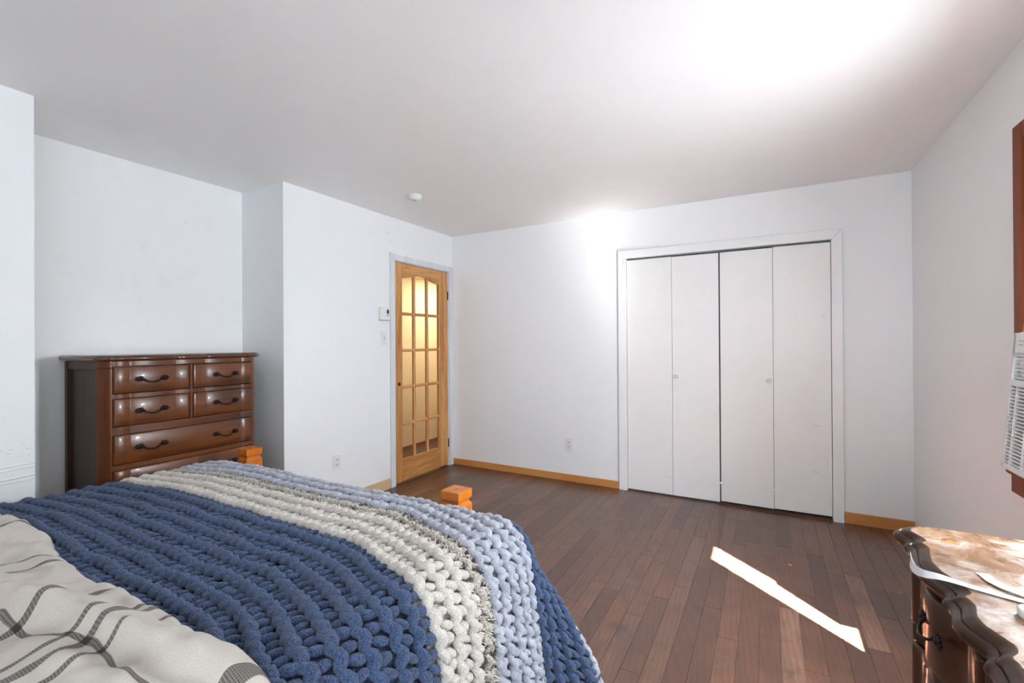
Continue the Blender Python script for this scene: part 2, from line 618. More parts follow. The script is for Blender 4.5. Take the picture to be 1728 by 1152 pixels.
def place(me, name, loc, parent, rotz=0.0):
    ob = bpy.data.objects.new(name, me)
    COL.objects.link(ob)
    b = parent['_w'] if parent else (0, 0, 0)
    ob.parent = parent
    ob.location = tuple(np.array(loc) - np.array(b))
    ob.rotation_euler = (0, 0, rotz)
    ob['_w'] = tuple(float(q) for q in loc)
    return ob


def struct(mb, name, mats, label=None, smooth=None):
    return tag(mb.build(name, mats, None, smooth, (0, 0, 0)), label, None, None, 'structure')


# ------------------------------------------------------------------ room shell
XL, YF, XA, YA, XN, YN, XR, YB, H = -2.966, 4.018, -3.457, 2.039, -2.930, 0.776, 0.859, -1.62, 2.44
DY0, DY1, DZ = 3.130, 3.948, 2.056          # door opening in the left wall
CX0, CX1, CZ = -1.080, 0.412, 2.028         # closet opening in the far wall
WY0, WY1, WZ0, WZ1 = 1.86, 2.44, 0.80, 2.05  # window in the right wall
HX, HZ = -3.90, 2.13                        # hallway far wall, hallway ceiling

floor = struct(MB().box(XA - .05, XR + .05, YB - .05, YF + .6, -0.06, -0.0035), 'floor', 'floor_base', 'dark stained hardwood floor of narrow boards')
BW = 0.0805
bm_unit = MB().box(-.5, .5, -.5, .5, -1, 0).mesh('plank', 'board')
x0 = 0.123 - 40 * BW
lines = [x0 + i * BW for i in range(60)]
count = 0
for i in range(len(lines) - 1):
    a, b = lines[i], lines[i + 1]
    if b < XL + .005 or a > XR - .005:
        continue
    a, b = max(a, XL + .001), min(b, XR - .001)
    y = 0.95 + random.uniform(-.55, 0)
    while y < YF - .01:
        L = random.choice([.45, .6, .7, .85, 1.0, 1.15, 1.3]) * random.uniform(.9, 1.1)
        e = y + L
        if YF - e < .22: e = YF
        if e > 0.9:
            ob = bpy.data.objects.new('plank', bm_unit)
            COL.objects.link(ob)
            ob.parent = floor
            ob.location = ((a + b) / 2, (y + e) / 2, 0)
            ob.scale = (b - a - 0.0014, e - y - 0.0014, 0.0035)
            count += 1
        y = e
print('planks', count)
MB().box(XA, XR, YB, 0.40, -.0035, -0.0006).build('floor_area', 'floor_far', floor)

struct(MB().box(XA - .1, XR + .2, YB - .1, YF + .1, H, H + .08), 'ceiling', 'ceiling', 'white painted ceiling')

w = MB()
w.box(XL - .1, CX0, YF, YF + .1, 0, H)
w.box(CX1, XR + .1, YF, YF + .1, 0, H)
w.box(CX0, CX1, YF, YF + .1, CZ, H)
struct(w, 'wall_far', 'wall', 'white far wall around the closet')
w = MB()
w.box(CX0 - .05, CX0 - .04, YF + .1, YF + .62, 0, H)
w.box(CX1 + .04, CX1 + .05, YF + .1, YF + .62, 0, H)
w.box(CX0 - .05, CX1 + .05, YF + .61, YF + .62, 0, H)
w.box(CX0 - .05, CX1 + .05, YF + .1, YF + .62, CZ + .1, CZ + .11)
struct(w, 'wall_closet', 'closet_dark', 'dark closet interior behind the bifold doors')
w = MB()
w.box(XL - .1, XL, YA, DY0, 0, H)
w.box(XL - .1, XL, DY1, YF, 0, H)
w.box(XL - .1, XL, DY0, DY1, DZ, H)
w.box(XA - .1, XL - .1, YA, YA + .1, 0, H)
struct(w, 'wall_left', 'wall', 'white left wall with the glazed pine door')
struct(MB().box(XA - .1, XA, YN - .1, YA + .1, 0, H), 'wall_alcove', 'wall_smudged', 'smudged white back wall of the alcove')
w = MB().box(XA, XN, YN - .1, YN, 0, H).box(XN - .1, XN, YB, YN - .1, 0, H)
wn_ = struct(w, 'wall_near_left', 'wall', 'white near left wall with plaster ridges')
for z, th in ((.764, .006), (.748, .005), (.710, .007), (.692, .005)):
    m = MB()
    pts = [(XN - .001, y, z + (y - .78) * .03 + .0012 * math.sin(y * 37 + z * 50)) for y in np.linspace(.2, YN - .002, 14)]
    m.tube(pts, th * .6, 6)
    m.build('plaster_ridge', 'wall', wn_, 60)
m = MB()
for k in range(16):
    y, z = random.uniform(.60, .76), random.uniform(.80, .86)
    m.ell((XN, y, z), (.002, random.uniform(.006, .02), random.uniform(.002, .005)), 8, 5)
tag(m.build('plaster_patch', 'wall', wn_, 60), None, None, None, 'stuff')

w = MB()
W2 = (-1.5, -.4, .4, 2.05)  # unseen fill opening, added behind the camera
ys = [YB, W2[0], W2[1], WY0, WY1, YF]
T = .05
w.box(XR, XR + T, YB, W2[0], 0, H)
w.box(XR, XR + T, W2[0], W2[1], 0, W2[2]).box(XR, XR + T, W2[0], W2[1], W2[3], H)
w.box(XR, XR + T, W2[1], .75, 0, H)
w.box(XR, XR + T, .75, WY1, 0, WZ0).box(XR, XR + T, .75, WY1, WZ1, H)
w.box(XR, XR + T, WY1, YF, 0, H)
struct(w, 'wall_right', 'wall', 'white right wall with the wood trimmed window')
W3 = (-.14, .70, .4, 2.05)  # second added opening, also out of view
w = MB()
w.box(XN - .1, W3[0], YB - .1, YB, 0, H).box(W3[1], XR + T, YB - .1, YB, 0, H)
w.box(W3[0], W3[1], YB - .1, YB, 0, W3[2]).box(W3[0], W3[1], YB - .1, YB, W3[3], H)
struct(w, 'wall_back', 'wall', 'white back wall behind the bed head')

# hallway seen through the glazed door
w = MB()
w.box(HX - .05, HX, YA + .1, 6.2, 0, H)
w.box(HX, XL - .1, 6.2, 6.25, 0, H)
w.box(XL - .1, XL - .02, YF, 6.2, 0, H)
w.box(HX, XA, YA + .1, YA + .15, 0, H)
struct(w, 'wall_hall', 'hall', 'cream hallway walls behind the glazed door')
struct(MB().box(HX, XL - .1, YA + .1, 6.2, HZ, HZ + .05), 'ceiling_hall', 'ceiling', 'hallway ceiling behind the glazed door')
struct(MB().box(HX, XL, YA + .1, 6.2, -.06, -.001), 'floor_hall', 'floor_far', 'dark wooden hallway floor behind the glazed door')
struct(MB().box(HX, HX + .012, YA + .15, 6.2, 0, .03), 'baseboard_hall', 'casing', 'low dark hallway baseboard')
struct(MB().box(HX, HX + .02, 4.93, 5.0, 0, 2.05, .004), 'trim_3', 'primed', 'white casing strip in the hallway')
hl = bpy.data.lights.new('hall_lamp', 'AREA')
hl.energy = 8.5
hl.size = .34
hl.color = (1.0, .80, .55)
ho = bpy.data.objects.new('hall_lamp', hl)
ho.location = (-3.45, 4.75, HZ - .02)
COL.objects.link(ho)

# baseboards
def board_piece(x0, x1, y0, y1, h, mat, parent):
    MB().box(x0, x1, y0, y1, 0, h, .003).build('board', mat, parent)


bb = struct(MB().box(XL + .002, CX0 - .07, YF - .010, YF, .0, .058), 'baseboard_far', 'base_amber', 'amber stained baseboard along the far wall')
xs = [XL + .004, -2.70, -2.28, -1.86, -1.46, CX0 - .072]
for a, b in zip(xs[:-1], xs[1:]):
    board_piece(a + .0005, b - .0005, YF - .014, YF - .001, .066, 'base_amber', bb)
bb = struct(MB().box(CX1 + .062, XR, YF - .010, YF, 0, .072), 'baseboard_right', 'base_amber', 'amber stained baseboard right of the closet')
board_piece(CX1 + .062, XR - .001, YF - .014, YF - .001, .080, 'base_amber', bb)
bb = struct(MB().box(XL, XL + .010, YA, 3.066, 0, .085), 'baseboard_left', 'base_raw', 'raw pale pine baseboard left of the door')
board_piece(XL + .001, XL + .014, YA + .001, 3.066, .092, 'base_raw', bb)

# ------------------------------------------------------------------ closet casing and bifold doors
tr = struct(MB().box(CX0 - .004, CX0 + .001, YF - .01, YF + .1, 0, CZ), 'trim_1', 'trim', 'white mitred casing around the closet')
cw = .068
a, b, c_, z1 = CX0 - cw, CX0, CX1, CZ + cw + .002
m = MB().prism([(0, a), (0, b), (CZ, b), (z1, a)], 'y', YF - .018, YF - .0005)
m.build('casing_board', 'trim', tr)
m = MB().prism([(0, c_), (0, c_ + .060), (z1, c_ + .060), (CZ, c_)], 'y', YF - .018, YF - .0005)
m.build('casing_board', 'trim', tr)
m = MB().prism([(CZ + .001, b), (CZ + .001, c_), (z1, c_ + .0592), (z1, a + .001)], 'y', YF - .018, YF - .0005)
m.build('casing_board', 'trim', tr)
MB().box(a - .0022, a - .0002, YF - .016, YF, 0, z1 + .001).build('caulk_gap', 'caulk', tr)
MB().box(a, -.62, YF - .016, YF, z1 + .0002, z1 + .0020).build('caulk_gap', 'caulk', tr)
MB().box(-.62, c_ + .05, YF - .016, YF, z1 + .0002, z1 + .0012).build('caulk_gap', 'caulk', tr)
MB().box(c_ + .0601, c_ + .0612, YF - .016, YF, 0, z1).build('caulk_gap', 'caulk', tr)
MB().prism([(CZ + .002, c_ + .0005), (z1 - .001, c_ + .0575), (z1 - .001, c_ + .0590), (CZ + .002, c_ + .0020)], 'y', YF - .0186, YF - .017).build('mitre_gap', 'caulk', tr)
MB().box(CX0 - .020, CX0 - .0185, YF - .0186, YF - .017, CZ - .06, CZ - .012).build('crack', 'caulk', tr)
MB().box(b, c_, YF + .060, YF + .075, CZ - .004, CZ, .001).build('top_track', 'trim', tr)
MB().box(CX1 - .004, CX1, YF - .012, YF + .1, 0, CZ).build('jamb', 'trim', tr)

def knob(parent, x, z, y=YF + .002):
    m = MB().lathe((x, y, z), (0, -1, 0), [(.015, 0), (.015, .003), (.008, .005), (.006, .014)], 20)
    k = m.build('knob', 'brass', parent, 50)
    MB().lathe((x, y - .014, z), (0, -1, 0), [(.006, 0), (.013, .003), (.0165, .009), (.0155, .015), (.011, .019), (.004, .020)], 10).build('crystal', 'crystal', k)


def leaf(parent, x0, x1, z0, z1, ya, yb):
    m = MB().prism([(ya, x0), (yb, x1), (yb + .03, x1), (ya + .03, x0)][::1], 'z', z0, z1)
    # prism on z expects (x, y) pairs
    m = MB()
    v = [(x0, ya), (x1, yb), (x1, yb + .03), (x0, ya + .03)]
    m.loft(v, [(z0, .0015), (z0 + .0015, 0), (z1 - .0015, 0), (z1, .0015)])
    return m.build('leaf', 'closet_door', parent)


dl = struct(MB().box(CX0 + .004, -.337, YF + .018, YF + .024, 2.016, 2.019), 'door_2', 'closet_dark', 'white left bifold closet door')
leaf(dl, CX0 + .006, -.6985, .012, 2.012, YF + .006, YF + .001)
l2 = leaf(dl, -.6955, -.3385, .012, 2.009, YF + .001, YF + .006)
knob(l2, -.664, 1.007)
dr = struct(MB().box(-.327, CX1 - .010, YF + .018, YF + .024, 2.016, 2.019), 'door_3', 'closet_dark', 'white scuffed right bifold closet door')
l3 = leaf(dr, -.3285, .0385, .022, 2.009, YF + .006, YF + .001)
l4 = leaf(dr, .0415, CX1 - .0075, .026, 2.013, YF + .001, YF + .008)
knob(l3, .012, .998)
def scuff(parent, u0, z0, u1, z1, w=.0012, y=YF + .001):
    m = MB().prism([(z0, u0), (z1, u1), (z1 + w, u1), (z0 + w, u0)], 'y', y - .0012, y + .004)
    m.build('scuff', 'scuff', parent)


for q in [(.345, 1.475, .365, 1.470), (.350, 1.490, .372, 1.484), (.355, 1.464, .378, 1.462), (.285, .675, .345, .671), (.20, .757, .222, .768), (.168, .69, .172, .705), (.17, .38, .176, .41), (.285, .338, .335, .335)]:
    scuff(l4, *q, y=YF + .0045)
for q in [(-.745, .163, -.702, .155), (-.735, .215, -.725, .214)]:
    scuff(dl, *q, y=YF + .0015)
scuff(l3, -.16, 1.31, -.152, 1.311, y=YF + .003)

# ------------------------------------------------------------------ glazed pine door
tr = struct(MB().box(XL - .1, XL - .002, DY0 - .0, DY0 + .012, 0, DZ), 'trim_2', 'primed', 'primed white casing around the glazed pine door')
MB().box(XL - .1, XL - .002, DY1 - .010, DY1, 0, DZ).build('jamb', 'primed', tr)
MB().box(XL - .1, XL - .002, DY0, DY1, DZ - .006, DZ).build('jamb', 'primed', tr)
MB().box(XL, XL + .016, DY0 - .056, DY0 + .002, 0, DZ + .058, .002).build('casing_board', 'primed', tr)
MB().box(XL, XL + .016, DY1 - .002, YF - .002, 0, DZ + .052, .002).build('casing_board', 'primed', tr)
MB().box(XL, XL + .0155, DY0 + .0025, DY1 - .0025, DZ - .002, DZ + .054, .002).build('casing_board', 'primed', tr)

door = bpy.data.objects.new('door_1', None)
COL.objects.link(door)
door.location = (XL, 3.54, 0)
door['_w'] = (XL, 3.54, 0.0)
tag(door, 'natural pine door with fifteen glass panes', None, None, 'structure')
dxa, dxb = XL - .040, XL - .004
y0, y1, zb, zt = DY0 + .016, DY1 - .012, .014, DZ - .012
GY0, GY1, GZ0, GZ1 = 3.245, 3.795, .214, 1.905
MB().box(dxa, dxb, y0, GY0, zb, zt, .003).build('stile', 'pine', door)
MB().box(dxa, dxb, GY1, y1, zb, zt, .003).build('stile', 'pine', door)
MB().box(dxa + .001, dxb - .001, GY0, GY1, zb, GZ0, .003).build('rail', 'pine_h', door)
arch = [(GY0, zt), (GY0, GZ1)]
for k in range(13):
    s = k / 12
    arch.append((GY0 + (GY1 - GY0) * s, GZ1 + .048 * math.sin(math.pi * s) ** 1.5))
arch += [(GY1, zt)]
MB().prism(arch, 'x', dxa + .001, dxb - .001).build('rail', 'pine_h', door)
mw = .028
cwid = (GY1 - GY0 - 2 * mw) / 3
ch = (GZ1 - GZ0 - 4 * mw) / 5
for k in (1, 2):
    yy = GY0 + k * cwid + (k - 1) * mw
    m = MB().prism([(dxa + .006, yy), (dxb - .010, yy), (dxb - .002, yy + .009), (dxb - .002, yy + mw - .009), (dxb - .010, yy + mw), (dxa + .006, yy + mw)], 'z', GZ0, GZ1 + .045)
    m.build('muntin', 'pine', door)
for k in range(1, 5):
    zz = GZ0 + k * ch + (k - 1) * mw
    for j in range(3):
        ya = GY0 + j * (cwid + mw)
        yb = ya + cwid
        m = MB().prism([(zz, dxa + .006), (zz, dxb - .010), (zz + .009, dxb - .002), (zz + mw - .009, dxb - .002), (zz + mw, dxb - .010), (zz + mw, dxa + .006)], 'y', ya, yb)
        m.build('muntin', 'pine_h', door)
for j in range(3):
    for k in range(5):
        ya = GY0 + j * (cwid + mw)
        za = GZ0 + k * (ch + mw)
        zb_ = za + ch + (.05 if k == 4 else 0)
        MB().box(dxa + .014, dxa + .018, ya - .004, ya + cwid + .004, za - .004, zb_ + .004).build('pane', 'door_glass', door)
for z in (1.80, .24):
    MB().box(dxb - .004, dxb + .006, y1 - .002, y1 + .009, z - .045, z + .045, .002).build('hinge', 'black_metal', door)
m = MB().lathe((dxb, 3.197, .921), (1, 0, 0), [(.016, -.002), (.017, .002), (.012, .004), (.010, .012), (.004, .013)], 16)
m.build('latch_bore', 'black_metal', door, 50)

# ------------------------------------------------------------------ small wall fixtures
th = thing('thermostat', (XL, 2.995, 1.50), 'white wall thermostat with dark display above the light switch', 'thermostat')
MB().box(XL, XL + .030, 2.938, 3.056, 1.503, 1.616, .006).build('housing', 'white_plastic', th)
MB().box(XL + .029, XL + .0312, 3.010, 3.038, 1.560, 1.596, .001).build('display', 'dark_plastic', th)
for yy in (3.014, 3.034):
    MB().lathe((XL + .029, yy, 1.545), (1, 0, 0), [(.0055, 0), (.005, .0025)], 14).build('button', 'dark_plastic', th)
MB().box(XL + .001, XL + .034, 2.944, 3.050, 1.499, 1.5045, .001).build('base_lip', 'grey_plastic', th)

sw = thing('light_switch', (XL, 3.005, 1.28), 'white toggle light switch below the thermostat', 'light switch')
MB().box(XL, XL + .006, 2.966, 3.038, 1.285, 1.402, .003).build('plate', 'white_plastic', sw)
MB().box(XL + .005, XL + .008, 2.997, 3.007, 1.332, 1.356, .001).build('slot', 'grey_plastic', sw)
MB().box(XL + .006, XL + .016, 2.9985, 3.0055, 1.342, 1.352, .002).build('toggle', 'white_plastic', sw)


def outlet(name, label, wall, c, z):
    """wall 'x': on the left wall at y=c; 'y': on the far wall at x=c"""
    loc = (XL, c, z) if wall == 'x' else (c, YF, z)
    o = thing(name, loc, label, 'outlet')
    def bx(u0, u1, w0, w1, d0, d1, bev, nm, mat):
        if wall == 'x': MB().box(XL + d0, XL + d1, c + u0, c + u1, z + w0, z + w1, bev).build(nm, mat, o)
        else: MB().box(c + u0, c + u1, YF - d1, YF - d0, z + w0, z + w1, bev).build(nm, mat, o)
    bx(-.036, .036, 0, .116, 0, .006, .003, 'plate', 'white_plastic')
    for k in (0, 1):
        zz = .038 + k * .040
        bx(-.016, .016, zz - .014, zz + .014, .005, .008, .002, 'socket', 'white_plastic')
        for s in (-1, 1):
            bx(s * .0065 - .0016, s * .0065 + .0016, zz - .002, zz + .008, .0075, .0085, 0, 'slot', 'dark_plastic')
        bx(-.003, .003, zz - .011, zz - .005, .0075, .0085, 0, 'slot', 'dark_plastic')
    return o


outlet('wall_outlet', 'white duplex outlet on the left wall above the bed corner', 'x', 2.487, .310)
outlet('wall_outlet', 'white duplex outlet on the far wall left of the closet', 'y', -1.630, .285)

sm = thing('smoke_detector', (-2.377, 2.743, H - .04), 'small round white smoke detector on the ceiling', 'smoke detector')
MB().lathe((-2.377, 2.743, H), (0, 0, -1), [(.054, 0), (.054, .010), (.050, .014)], 28).build('mount', 'white_plastic', sm, 50)
MB().lathe((-2.377, 2.743, H - .014), (0, 0, -1), [(.046, 0), (.046, .010), (.040, .018), (.020, .022)], 28).build('cover', 'white_plastic', sm, 50)
MB().lathe((-2.377, 2.743, H - .035), (0, 0, -1), [(.012, 0), (.011, .003)], 16).build('test_button', 'grey_plastic', sm, 50)
m = MB()
for (yy, zz) in ((3.058, 2.286), (3.09, 2.225)):
    m.lathe((XL, yy, zz), (1, 0, 0), [(.003, -.001), (.0025, .0006)], 8)
m.build('nail_hole', 'dark_plastic', bpy.data.objects['wall_left'])

# ------------------------------------------------------------------ windows
def casing_set(parent, y0, y1, z0, z1, wd):
    xi = XR - .020
    MB().box(xi, XR, y1, y1 + wd, z0 - .02, z1 + wd, .003).build('casing_board', 'casing', parent)
    MB().box(xi, XR, y0 - wd, y0, z0 - .02, z1 + wd, .003).build('casing_board', 'casing', parent)
    MB().box(xi + .0005, XR, y0, y1, z1, z1 + wd - .0005, .003).build('casing_board', 'casing', parent)
    MB().box(XR - .045, XR + .045, y0 - wd - .02, y1 + wd + .006, z0 - .022, z0, .004).build('stool', 'casing', parent)
    MB().box(XR - .030, XR, y0 - wd, y1 + wd + .004, z0 - .095, z0 - .0225, .004).build('apron', 'casing', parent)


win = struct(MB().box(XR + .002, XR + .045, WY0, WY0 + .012, WZ0, WZ1), 'window_1', 'casing', 'window with red brown stained wood trim')
MB().box(XR + .002, XR + .045, WY1 - .012, WY1, WZ0, WZ1).build('frame', 'casing', win)
MB().box(XR + .002, XR + .045, WY0 + .012, WY1 - .012, WZ1 - .012, WZ1).build('frame', 'casing', win)
MB().box(XR + .010, XR + .030, 2.085, WY1 - .012, 1.335, WZ1 - .012).build('filler_panel', 'casing', win)
MB().box(XR + .028, XR + .032, WY0 + .010, 2.088, WZ0 + .002, WZ1 - .010).build('pane', 'glass', win)
MB().box(XR + .002, XR + .045, .75, .762, WZ0, WZ1).build('frame', 'casing', win)
MB().box(XR + .020, XR + .026, .762, WY0, WZ0 + .002, WZ1 - .004).build('added_sun_screen', 'sun_screen', win)  # unseen opaque sheet standing for a curtain, added to hold back the sun
casing_set(win, .75, WY1, WZ0, WZ1, .070)
w2 = struct(MB().box(XR + .01, XR + .045, W2[0], W2[0] + .03, W2[2], W2[3]), 'fill_window_2', 'casing', 'unseen window added for fill light on the right wall behind the camera')  # opening out of view, added to let in fill light
MB().box(XR + .01, XR + .045, W2[1] - .03, W2[1], W2[2], W2[3]).build('frame', 'casing', w2)
MB().box(XR + .01, XR + .045, -.97, -.93, W2[2], W2[3]).build('frame', 'casing', w2)
MB().box(XR + .028, XR + .032, W2[0] + .03, W2[1] - .03, W2[2], W2[3]).build('pane', 'glass', w2)
casing_set(w2, W2[0], W2[1], W2[2], W2[3], .07)
MB().prism([(2.14, XR + .06), (2.22, XR + .06), (2.08, XR + 1.15), (2.00, XR + 1.15)], 'y', -3.1, -.2).build('added_sun_shade', 'trim', w2)  # unseen slab added only to keep direct sun out of this window
w3 = struct(MB().box(W3[0], W3[0] + .03, YB - .06, YB - .02, W3[2], W3[3]), 'fill_window_3', 'casing', 'unseen window added on the back wall for fill light')  # unseen opening, added to brighten the far wall
MB().box(W3[1] - .03, W3[1], YB - .06, YB - .02, W3[2], W3[3]).build('frame', 'casing', w3)
MB().box(W3[0] + .03, W3[1] - .03, YB - .042, YB - .038, W3[2], W3[3]).build('pane', 'glass', w3)
MB().prism([(YB - .11, 2.14), (YB - .11, 2.22), (YB - 1.5, 2.06), (YB - 1.5, 1.98)], 'x', -.6, 2.6).build('added_sun_shade', 'trim', w3)  # another unseen sun blocker, added over the back opening

# ------------------------------------------------------------------ air conditioner in the window
AY0, AY1 = 2.115, 2.405
ac = thing('air_conditioner', (.83, (AY0 + AY1) / 2, WZ0), 'white window air conditioner with slatted grille on the wooden sill', 'air conditioner')
def acx(z): return .766 + (.806 - .766) * (z - .83) / .49


MB().box(.812, .90, AY0 + .008, AY1 - .008, .802, 1.325, .006).build('housing', 'white_plastic', ac)
def ac_box(ya, yb, z0, z1, d0, d1, name, mat, parent=ac, bev=0):
    """slanted box following the face: d = depth behind the face line"""
    v = []
    for z in (z0, z1):
        for (d, y) in ((d0, ya), (d1, ya), (d1, yb), (d0, yb)):
            v.append((acx(z) + d, y, z))
    return MB().add(v, [(3, 2, 1, 0), (4, 5, 6, 7), (0, 1, 5, 4), (1, 2, 6, 5), (2, 3, 7, 6), (3, 0, 4, 7)]).build(name, mat, parent)


ac_box(AY0 + .01, AY1 - .01, .835, 1.318, .032, .046, 'back_plate', 'dark_plastic')
ac_box(AY1 - .014, AY1, .826, 1.322, 0, .06, 'bezel', 'white_plastic')
ac_box(AY0, AY0 + .014, .826, 1.322, 0, .06, 'bezel', 'white_plastic')
ac_box(AY0, AY1, .822, .842, 0, .06, 'bezel', 'white_plastic')
ac_box(AY0, AY1, 1.128, 1.150, -.004, .06, 'bezel', 'white_plastic')
ac_box(AY0, AY1, 1.236, 1.322, 0, .06, 'bezel', 'white_plastic')
pn = ac_box(AY1 - .20, AY1 - .024, 1.248, 1.310, -.003, .002, 'control_panel', 'white_plastic')
ac_box(AY1 - .202, AY1 - .022, 1.246, 1.2485, -.0035, .002, 'panel_edge', 'grey_plastic', pn)
ac_box(AY1 - .0245, AY1 - .0225, 1.248, 1.310, -.0035, .002, 'panel_edge', 'grey_plastic', pn)
for z in (1.290, 1.276):
    ac_box(AY1 - .085, AY1 - .055, z, z + .004, -.0045, .0, 'panel_mark', 'grey_plastic', pn)
for k in range(6):
    z = 1.155 + k * .0138
    ac_box(AY0 + .014, AY1 - .014, z, z + .0055, .004, .026, 'louver', 'white_plastic')
for k in range(7):
    y = AY0 + .03 + k * .040
    ac_box(y, y + .004, 1.150, 1.236, .010, .026, 'louver', 'white_plastic')
for k in range(22):
    z = .8455 + k * .0128
    ac_box(AY0 + .014, AY1 - .014, z, z + .0056, .002, .020, 'grille_slat', 'white_plastic')
for y in (AY1 - .062, AY1 - .150, AY1 - .238):
    ac_box(y, y + .006, .842, 1.128, .000, .020, 'grille_bar', 'white_plastic')
m = MB()  # small white specks scattered over the grille face
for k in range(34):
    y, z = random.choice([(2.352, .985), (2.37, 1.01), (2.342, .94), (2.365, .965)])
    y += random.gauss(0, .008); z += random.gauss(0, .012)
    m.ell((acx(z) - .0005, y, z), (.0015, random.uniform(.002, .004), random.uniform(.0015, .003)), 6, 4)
tag(m.build('white_speck', 'white_plastic', ac), 'white specks on the grille', None, None, 'stuff')

# ------------------------------------------------------------------ leafy bail handle (shared by both dressers), front faces +x locally
def handle_mesh():
    m = MB()
    for s in (-1, 1):
        cx = s * .054
        # pointed leaf lobes fanning out from the rosette
        for (ang, L_, w_) in ((0, .026, .0062), (32, .021, .0058), (-30, .020, .0056), (68, .016, .0054), (-66, .014, .0050), (118, .017, .0052), (165, .016, .0046), (-125, .012, .0046)):
            a = math.radians(ang) if s > 0 else math.pi - math.radians(ang)
            rot = [[1, 0, 0], [0, math.cos(a), -math.sin(a)], [0, math.sin(a), math.cos(a)]]
            m.ell((.0030, cx + math.cos(a) * L_ * .5, .004 + math.sin(a) * L_ * .5), (.0040, L_ * .55, w_), 8, 5, rot)
        m.ell((.006, cx, .004), (.006, .008, .007), 8, 5)
        m.ell((.008, s * .038, .001), (.005, .005, .005), 8, 5)
    pts = []
    for k in range(17):
        q = -1 + 2 * k / 16
        pts.append((.010 + .012 * (1 - q * q), q * .040, .001 - .015 * (1 - q * q) ** .8))
    m.tube(pts, [.0030 + .0014 * (1 - abs(-1 + 2 * k / 16)) for k in range(17)], 8)
    return m.mesh('drawer_handle', 'black_metal', (0, 0, 0), 60)


HANDLE = handle_mesh()


def profiled_panel(ya, yb, z0, z1, X, out, bev=.010, depth=.012, n=40):
    """drawer front following x = X(y); out=+1 faces +x, -1 faces -x; edges rounded back by depth"""
    cols = [(ya, depth), (ya + bev * .3, depth * .35), (ya + bev, 0)]
    cols += [(q, 0) for q in np.linspace(ya + bev, yb - bev, n)[1:-1]]
    cols += [(yb - bev, 0), (yb - bev * .3, depth * .35), (yb, depth)]
    rows = [(z0, depth), (z0 + bev * .3, depth * .35), (z0 + bev, 0), (z1 - bev, 0), (z1 - bev * .3, depth * .35), (z1, depth)]
    v, f = [], []
    for z, dz in rows:
        for y, dy in cols:
            v.append((X(y) - out * max(dz, dy), y, z))
    nc = len(cols)
    for i in range(len(rows) - 1):
        for j in range(nc - 1):
            q = (i * nc + j, i * nc + j + 1, (i + 1) * nc + j + 1, (i + 1) * nc + j)
            f.append(q if out > 0 else q[::-1])
    # back face ring
    o = len(v)
    ring = [j for j in range(nc)] + [i * nc + nc - 1 for i in range(1, len(rows))] + [(len(rows) - 1) * nc + j for j in range(nc - 2, -1, -1)] + [i * nc for i in range(len(rows) - 2, 0, -1)]
    for r in ring:
        q = v[r]
        v.append((q[0] - out * .010, q[1], q[2]))
    L = len(ring)
    for k in range(L):
        q = (ring[k], o + k, o + (k + 1) % L, ring[(k + 1) % L])
        f.append(q if out > 0 else q[::-1])
    return MB().add(v, f)


def lobes(y, cusps, heights, base):
    """proud lobes between cusps"""
    for (a, b), h in zip(zip(cusps[:-1], cusps[1:]), heights):
        if a <= y <= b:
            s = (y - a) / (b - a)
            return base + (h - base) * (math.sin(math.pi * s) ** .55 if 0 < s < 1 else 0)
    return 0.0


# ------------------------------------------------------------------ tall chest of drawers in the alcove
CY0, CY1, CBX, CFX = 1.030, 1.861, -3.440, -2.978
chest = thing('chest_of_drawers', (-3.2, 1.445, 0), 'tall dark walnut chest of drawers with serpentine front in the alcove', 'chest of drawers')
ccusp = [1.078, 1.150, 1.368, 1.523, 1.741, 1.813]
def CP(y): return CFX + lobes(min(max(y, 1.0781), 1.8129), ccusp, [.016, .022, .019, .022, .016], .008)
def CQ(y): return CFX + lobes(min(max(y, 1.0781), 1.8129), [1.078, 1.150, 1.741, 1.813], [.016, .021, .016], .008)


MB().box(CBX, CFX - .03, CY0 + .018, CY1 - .018, .10, 1.212).build('carcass', 'walnut_side', chest)
for sgn, yy in ((-1, CY0), (1, CY1)):
    q = lambda d: yy - sgn * d
    MB().box(CBX, CBX + .036, q(0), q(.03), .0, 1.212, .003).build('back_post', 'walnut_side', chest)
    MB().box(CBX + .036, CFX - .045, q(.004), q(.03), 1.166, 1.212, .002).build('side_rail', 'walnut_side', chest)
    MB().box(CBX + .036, CFX - .045, q(.004), q(.03), .12, .20, .002).build('side_rail', 'walnut_side', chest)
    ol = [(CFX - .045, q(0)), (CFX - .006, q(.034)), (CFX, q(.040)), (CFX, q(.047)), (CFX - .05, q(.047))]
    if sgn > 0: ol = ol[::-1]
    MB().loft(ol, [(0, .006), (.10, .002), (.14, 0), (1.172, 0), (1.176, .003), (1.180, 0), (1.212, 0)]).build('corner_post', 'walnut_v', chest)
out = []
for y in np.linspace(1.060, 1.831, 70): out.append((CP(y) + .020, y))
front = [(CFX - .02, CY0 - .022), (CFX + .000, CY0 - .004), (CFX + .014, CY0 + .016)] + out + [(CFX + .014, CY1 - .016), (CFX, CY1 + .004), (CFX - .02, CY1 + .022)]
ol = [(CBX - .005, CY1 + .022), (CBX - .005, CY0 - .022)] + front
MB().loft(ol, [(1.211, .016), (1.214, .008), (1.219, .002), (1.225, 0), (1.231, .002), (1.235, .007), (1.237, .010), (1.239, .011), (1.243, .018)]).build('top', 'walnut_top', chest, 40)


def strip(z0, z1, X, ya, yb, dep, back):
    o = [(X(y) - dep, y) for y in np.linspace(ya, yb, 80)] + [(back, yb), (back, ya)]
    return MB().loft(o, [(z0, 0.0), (z1, 0.0)])


